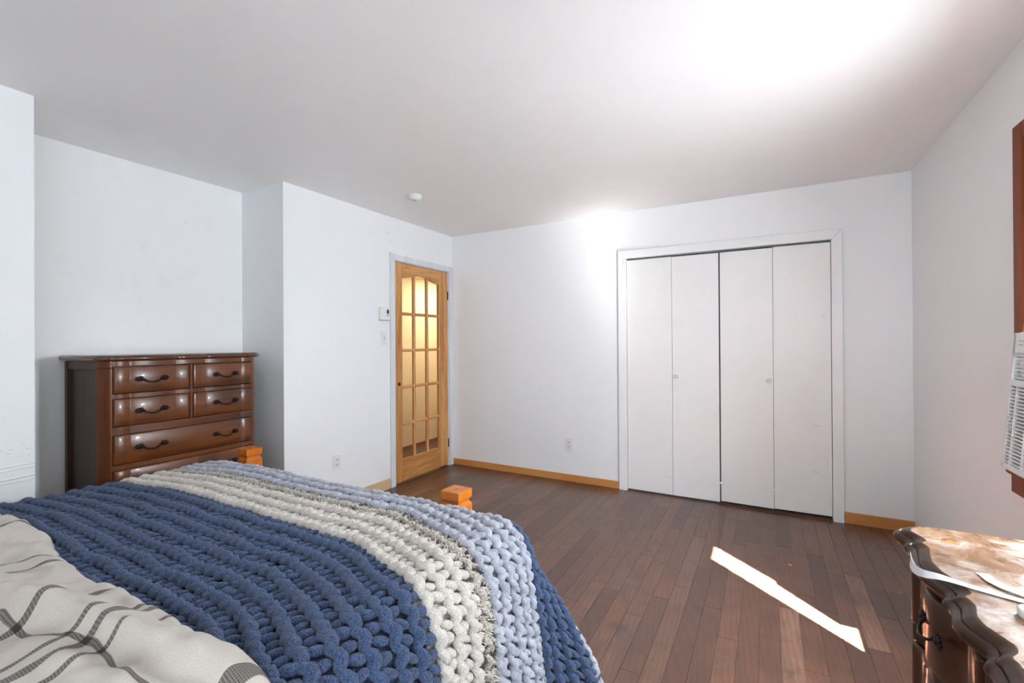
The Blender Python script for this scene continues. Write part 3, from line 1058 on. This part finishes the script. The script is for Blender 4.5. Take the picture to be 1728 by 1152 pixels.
strip(1.187, 1.2105, CP, 1.077, 1.814, .004, CFX - .03).build('frieze', 'walnut', chest, 40)
rows = [(1.041, 1.182), (.869, 1.014), (.669, .823), (.484, .638), (.296, .452)]
for (za, zb2) in [(1.0165, 1.0385), (.8255, .8665), (.6405, .6665), (.4545, .4815), (.200, .2935)]:
    strip(za, zb2, CP if za > .9 else CQ, 1.077, 1.814, .007, CFX - .03).build('drawer_rail', 'walnut', chest, 40)
MB().box(CFX - .03, CP(1.4455) - .002, 1.4375, 1.4535, .868, 1.184, .003).build('centre_stile', 'walnut_v', chest)
for r, (za, zb2) in enumerate(rows):
    spans = [(1.080, 1.4345), (1.4565, 1.811)] if r < 2 else [(1.080, 1.811)]
    for ya, yb in spans:
        PF = CP if r < 2 else CQ
        d = profiled_panel(ya, yb, za, zb2, PF, 1, .009, .008, 70).build('drawer', 'walnut', chest, 35)
        for hy in (1.247, 1.640):
            if ya < hy < yb:
                place(HANDLE, 'handle', (PF(hy) + .0005, hy, (za + zb2) / 2 - .002), d)

# ------------------------------------------------------------------ low dresser by the window
DZT = .780
ctrl = [(1.700, .046), (1.694, .018), (1.680, .000), (1.660, -.007), (1.640, -.009), (1.618, -.003), (1.600, .002), (1.578, .003), (1.566, -.003), (1.559, -.007), (1.548, -.003), (1.525, -.001), (1.490, -.006), (1.435, -.012), (1.385, -.009), (1.345, -.001), (1.305, .007), (1.283, .006), (1.272, -.001), (1.264, -.006), (1.253, -.001), (1.228, .000), (1.180, -.008), (1.150, -.006), (1.122, .001), (1.096, .008), (1.072, .005), (1.060, -.001), (1.050, -.006), (1.040, -.002), (1.000, -.004), (.950, -.010), (.900, -.012)]
YC = .900
full = ctrl + [(2 * YC - y, d) for y, d in ctrl[-2::-1]]
LIPX = .318
fy = np.array([q[0] for q in full][::-1]); fd = np.array([q[1] for q in full][::-1])
def DP(y, amp=1.0):
    return LIPX + amp * float(np.interp(y, fy, fd))


fd = np.where(np.abs(fd) < .0125, fd * 1.55, fd)


def smooth_out(n=260):
    ys_ = np.linspace(full[0][0], full[-1][0], n)
    d = np.interp(ys_, fy, fd)
    k = np.array([1, 2, 1]) / 4.0
    d2 = np.convolve(np.pad(d, 1, 'edge'), k, 'valid')
    return [(LIPX + a, b) for a, b in zip(d2, ys_)]


dresser = thing('dresser', (.58, .90, 0), 'low dark wooden dresser with worn tan top by the window', 'dresser')
fo = smooth_out()
BX = .842
ol = [(BX, full[-1][0]), (BX, full[0][0])] + fo       # back edge then front, counter-clockwise
def ccw(o):
    a = np.array(o); s = np.sum(a[:, 0] * np.roll(a[:, 1], -1) - np.roll(a[:, 0], -1) * a[:, 1])
    return o if s > 0 else o[::-1]


def top_rings(levels, cap):
    """dresser top: each level is the front outline pushed in from the front and the two ends"""
    A = np.array(fo)
    n = len(A)
    rings = []
    for z, o in levels:
        yy = YC + (A[:, 1] - YC) * (1 - o / .80)
        rings.append([(BX, yy[0], z)] + [(min(a + o, BX - .002), b_, z) for a, b_ in zip(A[:, 0], yy)] + [(BX, yy[-1], z)])
    N = n + 2
    v = [q for r_ in rings for q in r_]
    f = []
    for k in range(len(rings) - 1):
        for i_ in range(N - 1):
            f.append((k * N + i_, k * N + i_ + 1, (k + 1) * N + i_ + 1, (k + 1) * N + i_))
    for lvl in cap:
        o = lvl * N
        b0 = len(v)
        v += [(BX, v[o + 1 + i_][1], v[o][2]) for i_ in range(n)]
        for i_ in range(n - 1):
            f.append((o + 1 + i_, b0 + i_, b0 + i_ + 1, o + 2 + i_))
    return MB().add(v, f)


top_rings([(.728, .030), (.733, .016), (.738, .007), (.745, .001), (.752, 0), (.759, .002), (.764, .007), (.7658, .0115), (.7640, .0135), (.769, .0150), (.774, .019), (.7785, .026), (.7800, .031), (.7800, .040)], [0]).build('top_moulding', 'moulding', dresser, 40)
tp = top_rings([(.776, .0325), (.7803, .0325), (.7812, .0335)], [0, 2]).build('top_panel', 'worn_top', dresser)
ys_ = np.linspace(.13, 1.67, 200)
dsm = np.interp(ys_, fy, fd)
dsm = np.convolve(np.pad(dsm, 3, 'edge'), np.ones(7) / 7, 'valid')
def DF(y): return LIPX + .034 + 1.5 * float(np.interp(y, ys_, dsm))


MB().box(.40, BX, .125, 1.675, .07, .728).build('carcass', 'walnut_side', dresser)
for yy in (.115, 1.685):
    s = 1 if yy < 1 else -1
    o = ccw([(BX, yy), (.385, yy), (.352, yy + s * .03), (.352, yy + s * .045), (BX, yy + s * .045)])
    MB().loft(o, [(0, .004), (.08, 0), (.729, 0)]).build('side', 'walnut_near', dresser)
for za, zb2 in ((.706, .727), (.478, .522), (.258, .300), (.06, .095)):
    o = ccw([(DF(y) + .008, y) for y in np.linspace(.160, 1.640, 150)] + [(.42, 1.640), (.42, .160)])
    MB().loft(o, [(za, .003), (za + .004, 0), (zb2 - .004, 0), (zb2, .003)]).build('drawer_rail', 'moulding', dresser, 40)
for r, (za, zb2) in enumerate([(.526, .703), (.304, .474), (.099, .254)]):
    for ya, yb in [(1.165, 1.636), (.645, 1.155), (.164, .635)]:
        d = profiled_panel(ya, yb, za, zb2, DF, -1, .010, .009, 90).build('drawer', 'walnut_near', dresser, 35)
        for hy in ([1.40] if ya > 1 else [.9] if ya > .5 else [.40]):
            place(HANDLE, 'handle', (DF(hy) - .0005, hy, (za + zb2) / 2 + .01), d, math.pi)
# marks worn into the top
def blot(cx, cy, rx, ry, mat, name):
    pts = []
    for k in range(22):
        a = 2 * math.pi * k / 22
        r = 1 + .22 * math.sin(3 * a + cx * 40) + .15 * math.sin(5 * a + 1)
        pts.append((cx + rx * r * math.cos(a), cy + ry * r * math.sin(a)))
    MB().loft(ccw(pts), [(.7811, 0), (.7816, .001)]).build(name, mat, tp)


blot(.405, 1.565, .020, .012, 'ochre', 'stain')
blot(.382, 1.590, .010, .010, 'ochre', 'stain')
blot(.407, 1.212, .013, .005, 'teal', 'stain')

# white ribbon over the dresser's edge
def ribbon(pts, width, name, label):
    """pts: (x, y, z, wx, wy, wz) centre line and width direction"""
    P = np.array([q[:3] for q in pts], float)
    Wd = np.array([q[3:] for q in pts], float)
    tt = np.linspace(0, 1, len(P))
    ts = np.linspace(0, 1, 60)
    sm_ = lambda A: np.stack([np.interp(ts, tt, A[:, k]) for k in range(3)], 1)
    P2, W2_ = sm_(P), sm_(Wd)
    for _ in range(6):
        P2[1:-1] = (P2[:-2] + 2 * P2[1:-1] + P2[2:]) / 4
        W2_[1:-1] = (W2_[:-2] + 2 * W2_[1:-1] + W2_[2:]) / 4
    W2_ /= np.linalg.norm(W2_, axis=1, keepdims=True)
    Tn = np.gradient(P2, axis=0)
    N = np.cross(Tn, W2_); N /= np.linalg.norm(N, axis=1, keepdims=True) + 1e-9
    v, f = [], []
    for p_, w_, n_ in zip(P2, W2_, N):
        v += [p_ - w_ * width / 2 - n_ * .0004, p_ + w_ * width / 2 - n_ * .0004, p_ + w_ * width / 2 + n_ * .0004, p_ - w_ * width / 2 + n_ * .0004]
    for i in range(len(P2) - 1):
        for k in range(4):
            l = (k + 1) % 4
            f.append((i * 4 + k, i * 4 + l, (i + 1) * 4 + l, (i + 1) * 4 + k))
    f += [(3, 2, 1, 0), tuple(len(v) - 4 + k for k in range(4))]
    return MB().add(v, f).build(name, 'ribbon', None, 60)


r1 = ribbon([(.330, 1.580, .735, 0, .2, 1), (.316, 1.518, .748, 0, .2, 1), (.301, 1.445, .756, .3, .2, 1), (.294, 1.376, .768, .3, .4, .8), (.300, 1.330, .780, .1, .8, .6), (.322, 1.314, .787, 0, 1, .3), (.345, 1.303, .7868, 0, 1, .1), (.378, 1.291, .7845, 0, 1, 0), (.440, 1.274, .7835, 0, 1, 0), (.520, 1.262, .7835, 0, 1, 0), (.600, 1.268, .7835, 0, 1, 0)], .019, 'ribbon', '')
tag(r1, 'long white satin ribbon curling over the front edge of the dresser', 'ribbon', 'white ribbons on the dresser')
r2 = ribbon([(.411, 1.385, .7835, 1, .2, 0), (.414, 1.350, .7838, 1, .4, 0), (.425, 1.322, .7855, .8, .8, 0), (.450, 1.300, .7868, .3, 1, 0), (.490, 1.285, .7868, .2, 1, 0), (.560, 1.290, .7862, 0, 1, 0)], .022, 'ribbon', '')
tag(r2, 'short white ribbon tail lying flat behind the long ribbon on the dresser', 'ribbon', 'white ribbons on the dresser')
lid = thing('jar_lid', (.432, 1.212, .7812), 'round white plastic lid at the edge of the dresser top', 'lid')
MB().lathe((.432, 1.212, .7813), (0, 0, 1), [(.024, 0), (.0245, .002), (.0245, .012), (.0225, .0145)], 32).build('rim', 'white_plastic', lid, 50)
MB().lathe((.432, 1.212, .7955), (0, 0, 1), [(.0222, 0), (.020, .0015), (.010, .002)], 32).build('cap', 'white_plastic', lid, 50)

# ------------------------------------------------------------------ bed frame and mattress
bed = thing('bed_frame', (-1.86, .45, 0), 'orange varnished pine bed frame with square capped foot posts', 'bed')
def rot_about(mb, c, ang):
    V = np.array(mb.v); a = math.radians(ang)
    d = V[:, :2] - np.array(c)
    V[:, 0] = c[0] + d[:, 0] * math.cos(a) - d[:, 1] * math.sin(a)
    V[:, 1] = c[1] + d[:, 0] * math.sin(a) + d[:, 1] * math.cos(a)
    mb.v = [tuple(q) for q in V]
    return mb


PR, PL = (-1.115, 1.531), (-2.611, 1.581)
BANG = -1.9
for (px, py) in (PR, PL):
    hw = .0455
    m = MB().loft([(px - hw, py - hw), (px + hw, py - hw), (px + hw, py + hw), (px - hw, py + hw)], [(0, .003), (.004, 0), (.638, 0), (.644, .004), (.650, .012), (.652, .013), (.6545, .0135)])
    po = rot_about(m, (px, py), BANG).build('post', 'orange_pine', bed)
    m = MB().loft([(px - hw, py - hw), (px + hw, py - hw), (px + hw, py + hw), (px - hw, py + hw)], [(.6545, .0135), (.660, .0100), (.664, .008), (.6645, .002), (.667, 0), (.698, 0), (.700, .002)])
    ca = rot_about(m, (px, py), BANG).build('cap', 'orange_pine', po)
    m = MB().lathe((px, py, .6995), (0, 0, 1), [(.0055, 0), (.0045, .0008)], 12)
    m.build('screw_hole', 'black_metal', ca)
ang = math.atan2(PL[1] - PR[1], PL[0] - PR[0])
m = MB().box(PL[0] + .046, PR[0] - .046, 1.540, 1.572, .20, .50, .004)
rot_about(m, (-1.863, 1.556), BANG).build('footboard', 'orange_pine', bed)
for px, py in (PR, PL):
    MB().box(px - .018, px + .018, -.62, py - .046, .14, .28, .004).build('side_rail', 'orange_pine', bed)
MB().box(PL[0] - .04, PR[0] + .04, -.70, -.66, 0, 1.0, .006).build('headboard', 'orange_pine', bed)
for k in range(9):
    yy = -.5 + k * .235
    MB().box(PL[0] - .02, PR[0] + .30, yy, yy + .08, .281, .299, .002).build('slat', 'orange_pine', bed)
mt = MB()
mo = []
for (cx, cyy, a0) in ((-.86, 1.22, 0), (-2.38, 1.22, 90), (-2.38, -.56, 180), (-.86, -.56, 270)):
    for k in range(7):
        a = math.radians(a0 + 15 * k)
        mo.append((cx + .08 * math.cos(a), cyy + .08 * math.sin(a)))
mt.loft(mo, [(.300, .02), (.306, .006), (.318, 0), (.60, 0), (.625, .008), (.640, .03), (.645, .06)])
mat_ob = tag(mt.build('mattress', 'mattress', None, 60), 'thick pale mattress under the chunky knit blanket', 'mattress')

# ------------------------------------------------------------------ chunky knit blanket
BXL, BXR, BYF, BR = -2.43, -.795, 1.275, .125
ZT = .694


def smst(a, b, x):
    q = np.clip((x - a) / (b - a), 0, 1)
    return q * q * (3 - 2 * q)


def S(s, t_):
    """blanket surface: cloth coordinates (metres) to space, draped over the mattress"""
    s, t_ = np.asarray(s, float), np.asarray(t_, float)
    ds = np.where(s > BXR, s - BXR, np.where(s < BXL, s - BXL, 0))
    dt = np.maximum(t_ - BYF, 0)
    e = np.hypot(ds, dt)
    ux, uy = np.where(e > 1e-9, ds / np.maximum(e, 1e-9), 0), np.where(e > 1e-9, dt / np.maximum(e, 1e-9), 0)
    q = BR * math.pi / 2
    o1 = BR * np.sin(np.minimum(e, q) / BR)
    d1 = BR * (1 - np.cos(np.minimum(e, q) / BR))
    ex = np.maximum(e - q, 0)
    flare = .14 + .05 * np.sin(t_ * 17)
    flare = np.where(uy > .98, -.02, flare)
    corner = np.where(ds > 0, 2 * np.abs(ux * uy), 0)
    o = o1 + ex * (flare * np.abs(ux) + .45 * corner) 
    d = d1 + ex * np.sqrt(np.maximum(1 - (flare + .3 * corner) ** 2, .3))
    x = np.clip(s, BXL, BXR) + ux * o
    y = np.minimum(t_, BYF) + np.minimum(uy * o, .165)
    top = .008 * np.sin(2.1 * x + 3 * y) + .006 * np.sin(5.3 * x + 1.0) * np.cos(4 * y) + .012 * np.exp(-((x + 2.05) ** 2) / .08)
    z = ZT + top * np.exp(-e * 6) - d
    return np.stack([x, y, z], -1)


def SN(s, t_):
    h = 1e-3
    a = S(s + h, t_) - S(s - h, t_)
    b = S(s, t_ + h) - S(s, t_ - h)
    n = np.cross(a, b)
    return n / (np.linalg.norm(n, axis=-1, keepdims=True) + 1e-12)


def bend(s):
    return -.135 * smst(-1.15, -.62, s) - .05 * smst(-2.1, -2.6, s)


def onS(s, t_, h):
    return S(s, t_) + SN(s, t_) * np.asarray(h)[..., None]


S0, S1 = BXL - .42, BXR + .62
blanket = thing('knit_blanket', (-1.62, .85, 0), 'chunky knit blanket in blue, cream and lavender bands on the bed', 'blanket')
rowsd = []       # (t, band)
tt_ = .95
blue_rows = [.95 - .031 - .062 * j for j in range(11)][::-1]
rowsd += [(r, 'blue', .062) for r in blue_rows]
rowsd += [(.981 + .061 * j, 'cream', .061) for j in range(3)]
rowsd += [(1.160, 'marl', .052)]
rowsd += [(1.211 + .051 * j, 'lav', .051) for j in range(5)]
rowsd += [(1.470 + .058 * j, 'blue2', .058) for j in range(4)]
rowsd += [(1.702 + .058 * j, 'lav2', .058) for j in range(2)]
BAND = {'blue': ('blue_band', 'yarn_blue'), 'cream': ('cream_band', 'yarn_cream'), 'marl': ('marled_band', 'yarn_marl'), 'lav': ('lavender_band', 'yarn_lav'), 'blue2': ('blue_band', 'yarn_blue'), 'lav2': ('lavender_band', 'yarn_lav')}
LBL = {'blue': 'wide blue band', 'cream': 'cream band', 'marl': 'speckled eyelash yarn band', 'lav': 'lavender grey band', 'blue2': 'narrow blue band over the foot of the bed', 'lav2': 'pale lavender edge band'}


def rope_geo(t0, rad, seg=8, step=.0075):
    s = np.arange(S0, S1, step)
    n = len(s)
    ph = rng.uniform(0, 6.28)
    per = .040
    sag = .006 * np.sin(2 * math.pi * s / per + ph) + .004 * np.sin(s * 23 + ph)
    tt = t0 + bend(s) + sag
    hh = .0125 + .0045 * np.sin(2 * math.pi * s / per + ph + 1.3) + .002 * np.sin(s * 31 + ph * 2)
    rr = rad * (1 + .22 * np.sin(2 * math.pi * s / per + ph - .6) + .05 * np.sin(s * 57 + ph))
    P = onS(s, tt, hh)
    N = SN(s, tt)
    T_ = np.gradient(P, axis=0); T_ /= np.linalg.norm(T_, axis=1, keepdims=True)
    A = np.cross(T_, N); A /= np.linalg.norm(A, axis=1, keepdims=True)
    B = np.cross(A, T_)
    th = np.linspace(0, 2 * math.pi, seg, endpoint=False)
    V = P[:, None, :] + rr[:, None, None] * (np.cos(th)[None, :, None] * A[:, None, :] + np.sin(th)[None, :, None] * B[:, None, :])
    V = V.reshape(-1, 3) + rng.normal(0, .0004, (n * seg, 3))
    i = np.arange(n - 1)[:, None] * seg
    k = np.arange(seg)[None, :]
    l = (k + 1) % seg
    Fq = np.stack([i + k, i + l, i + seg + l, i + seg + k], -1).reshape(-1, 4)
    return V, Fq


sph_v, sph_f = [], []
tmp = MB().ell((0, 0, 0), (1, 1, 1), 9, 6)
sph_v, sph_f = np.array(tmp.v), tmp.f


def loops_geo(ta, tb, rad, pitch=.030):
    """plump cross loops lying between two ropes"""
    out_v, out_f = [], []
    o = 0
    sgrid = np.arange(S0 + .01, S1 - .01, pitch)
    for j, s in enumerate(sgrid):
        s = s + rng.normal(0, .0018)
        sl = (.010 if j % 2 else .004) + rng.normal(0, .002)
        half = (tb - ta) * .5 * .66
        mid = (ta + tb) / 2 + float(bend(s)) + rng.normal(0, .0015)
        r = rad * rng.uniform(.88, 1.12)
        u = sph_v
        ss = s + u[:, 0] * r + u[:, 1] * sl
        q = mid + u[:, 1] * (half + .002)
        hh = .0050 + u[:, 2] * r * .95 + .003 * (j % 2)
        V = onS(ss, q, hh)
        out_v.append(V)
        out_f += [tuple(a + o for a in f) for f in sph_f]
        o += len(V)
    return np.concatenate(out_v), out_f


def base_geo(ta, tb, nt=5, step=.03):
    s = np.arange(S0, S1 + step, step)
    tg = np.linspace(ta, tb, nt)
    SS, TT = np.meshgrid(s, tg)
    TT = TT + bend(SS)
    P = onS(SS, TT, np.full(SS.shape, -.003)).reshape(-1, 3)
    n = len(s)
    f = []
    for a in range(nt - 1):
        for b in range(n - 1):
            f.append((a * n + b, a * n + b + 1, (a + 1) * n + b + 1, (a + 1) * n + b))
    return P, f


band_mb = {}
for i, (tr_, bnd, sp) in enumerate(rowsd):
    mb = band_mb.setdefault(bnd, MB())
    rad = {'blue': .0132, 'blue2': .0132, 'cream': .0140, 'marl': .0100, 'lav': .0126, 'lav2': .0130}[bnd]
    V, Fq = rope_geo(tr_, rad)
    mb.add(V, Fq.tolist())
    nx = rowsd[i + 1][0] if i + 1 < len(rowsd) else tr_ + sp
    V, Fq = loops_geo(tr_, nx, rad * .95)
    mb.add(V, Fq)
    V, Fq = base_geo(tr_ - sp * .5, nx - (nx - tr_) * .5 + .002)
    mb.add(V, Fq)
# eyelash tufts on the marled band
mb = band_mb['marl']
for k in range(5200):
    s = rng.uniform(S0, S1); q = 1.162 + rng.normal(0, .019)
    q += float(bend(s))
    p0 = onS(np.array(s), np.array(q), np.array(rng.uniform(.004, .016)))
    n = SN(np.array(s), np.array(q))
    d = n * .5 + rng.normal(0, .55, 3); d /= np.linalg.norm(d)
    L = rng.uniform(.007, .020); w_ = rng.uniform(.0012, .0024)
    a = np.cross(d, [.3, .5, .8]); a /= np.linalg.norm(a); b = np.cross(d, a)
    clump = math.sin(s * 41) * math.sin(s * 17 + 1) + rng.normal(0, .45)
    mb.add([p0 + a * w_, p0 - a * w_ * .5 + b * w_, p0 - a * w_ * .5 - b * w_, p0 + d * L], [(0, 1, 3), (1, 2, 3), (2, 0, 3)], 2 if clump > .35 else 1)
for bnd, mb in band_mb.items():
    nm, mt_ = BAND[bnd]
    mats = [mt_] if bnd != 'marl' else [mt_, 'tuft_pale', 'tuft_dark']
    ob = mb.build(nm, mats, blanket, 179)
    ob['label'] = LBL[bnd]

# ------------------------------------------------------------------ striped woven throw over the head half of the bed
def throw_surface():
    nx, ny = 230, 130
    u = np.linspace(-2.86, -.40, nx)
    v = np.linspace(-.45, .50, ny)
    U, V = np.meshgrid(u, v)
    edge = .494 + .045 * smst(-1.35, -2.25, U) + .006 * np.sin(U * 9) + .004 * np.sin(U * 23 + 1)
    Y = V + (edge - .50) * smst(.0, .50, V)
    # side drops
    ex = np.maximum(U - (-.80), 0); el = np.maximum(-2.42 - U, 0)
    r = .13
    def drop(e):
        q = r * math.pi / 2
        return r * np.sin(np.minimum(e, q) / r), r * (1 - np.cos(np.minimum(e, q) / r)) + np.maximum(e - q, 0)
    ox, dx = drop(ex); oxl, dl_ = drop(el)
    X = np.clip(U, -2.42, -.80) + ox - oxl
    Z = np.full(U.shape, ZT + .038)
    def ridge(pts, h, w_near, w_far):
        px = np.array([p[0] for p in pts]); py = np.array([p[1] for p in pts]); ph = np.array([p[2] for p in pts])
        yr = np.interp(U, px, py); hr = np.interp(U, px, ph, left=0, right=0)
        d = Y - yr
        return h * hr * np.where(d > 0, np.exp(-(d / w_far) ** 2), np.exp(-(d / w_near) ** 2))
    Z += ridge([(-1.75, .33, 0), (-1.55, .335, .5), (-1.38, .345, 1), (-1.22, .385, 1.0), (-1.05, .40, .9), (-.88, .425, .8), (-.70, .44, .4), (-.6, .45, 0)], .060, .024, .055)
    Z += ridge([(-1.30, .30, 0), (-1.15, .33, .6), (-1.0, .33, 1), (-.8, .36, .8), (-.65, .37, 0)], .024, .026, .03)
    Z += ridge([(-2.2, .44, 0), (-1.9, .455, .7), (-1.55, .44, 1), (-1.35, .45, .4), (-1.25, .46, 0)], .010, .03, .03)
    Z += ridge([(-1.35, .46, 0), (-1.18, .475, 1.0), (-1.05, .478, .9), (-.9, .47, 0)], .016, .018, .03)
    Z += .004 * np.sin(U * 21 + V * 13) * np.sin(V * 29 - U * 7) + .003 * np.sin(U * 47 - V * 33) + .0045 * np.sin(U * 11 + 2 * np.sin(V * 9))
    Z += .0022 * np.sin(U * 83 + V * 61) * np.sin(V * 37) + .0018 * np.sin(U * 61 - V * 97 + 2 * np.sin(U * 19))
    w1 = np.abs(np.sin(U * 9.5 + 3.1 * V + 1.4 * np.sin(V * 11 + U * 3)))
    Z += .007 * (1 - w1) ** 3 * (0.6 + 0.4 * np.sin(V * 17))
    Z += .012 * np.exp(-((X + 2.05) ** 2) / .08)
    # the front hem rolls down onto the knit
    b = np.maximum(V - .470, 0) / .03
    Z -= .026 * b ** 2
    Z -= dx + dl_
    v_ = np.stack([X, Y, Z], -1).reshape(-1, 3)
    f = []
    for a in range(ny - 1):
        for c_ in range(nx - 1):
            f.append((a * nx + c_, a * nx + c_ + 1, (a + 1) * nx + c_ + 1, (a + 1) * nx + c_))
    return v_, f, np.stack([U, V], -1).reshape(-1, 2)


tv, tf, tuv = throw_surface()
tmb = MB().add(tv, tf)
thr = tmb.build('striped_throw', 'throw', None, 179)
ul = thr.data.uv_layers.new(name='UVMap')
idx = np.zeros(len(thr.data.loops), dtype=np.int32)
thr.data.loops.foreach_get('vertex_index', idx)
ul.data.foreach_set('uv', tuv[idx].astype(np.float32).ravel())
sol = thr.modifiers.new('thickness', 'SOLIDIFY')
sol.thickness = .006
sol.offset = -1
tag(thr, 'cream woven throw with grey window-pane stripes over the bed', 'throw blanket')

for o in scene.objects:
    if '_w' in o.keys():
        del o['_w']
print('objects', len(scene.objects))
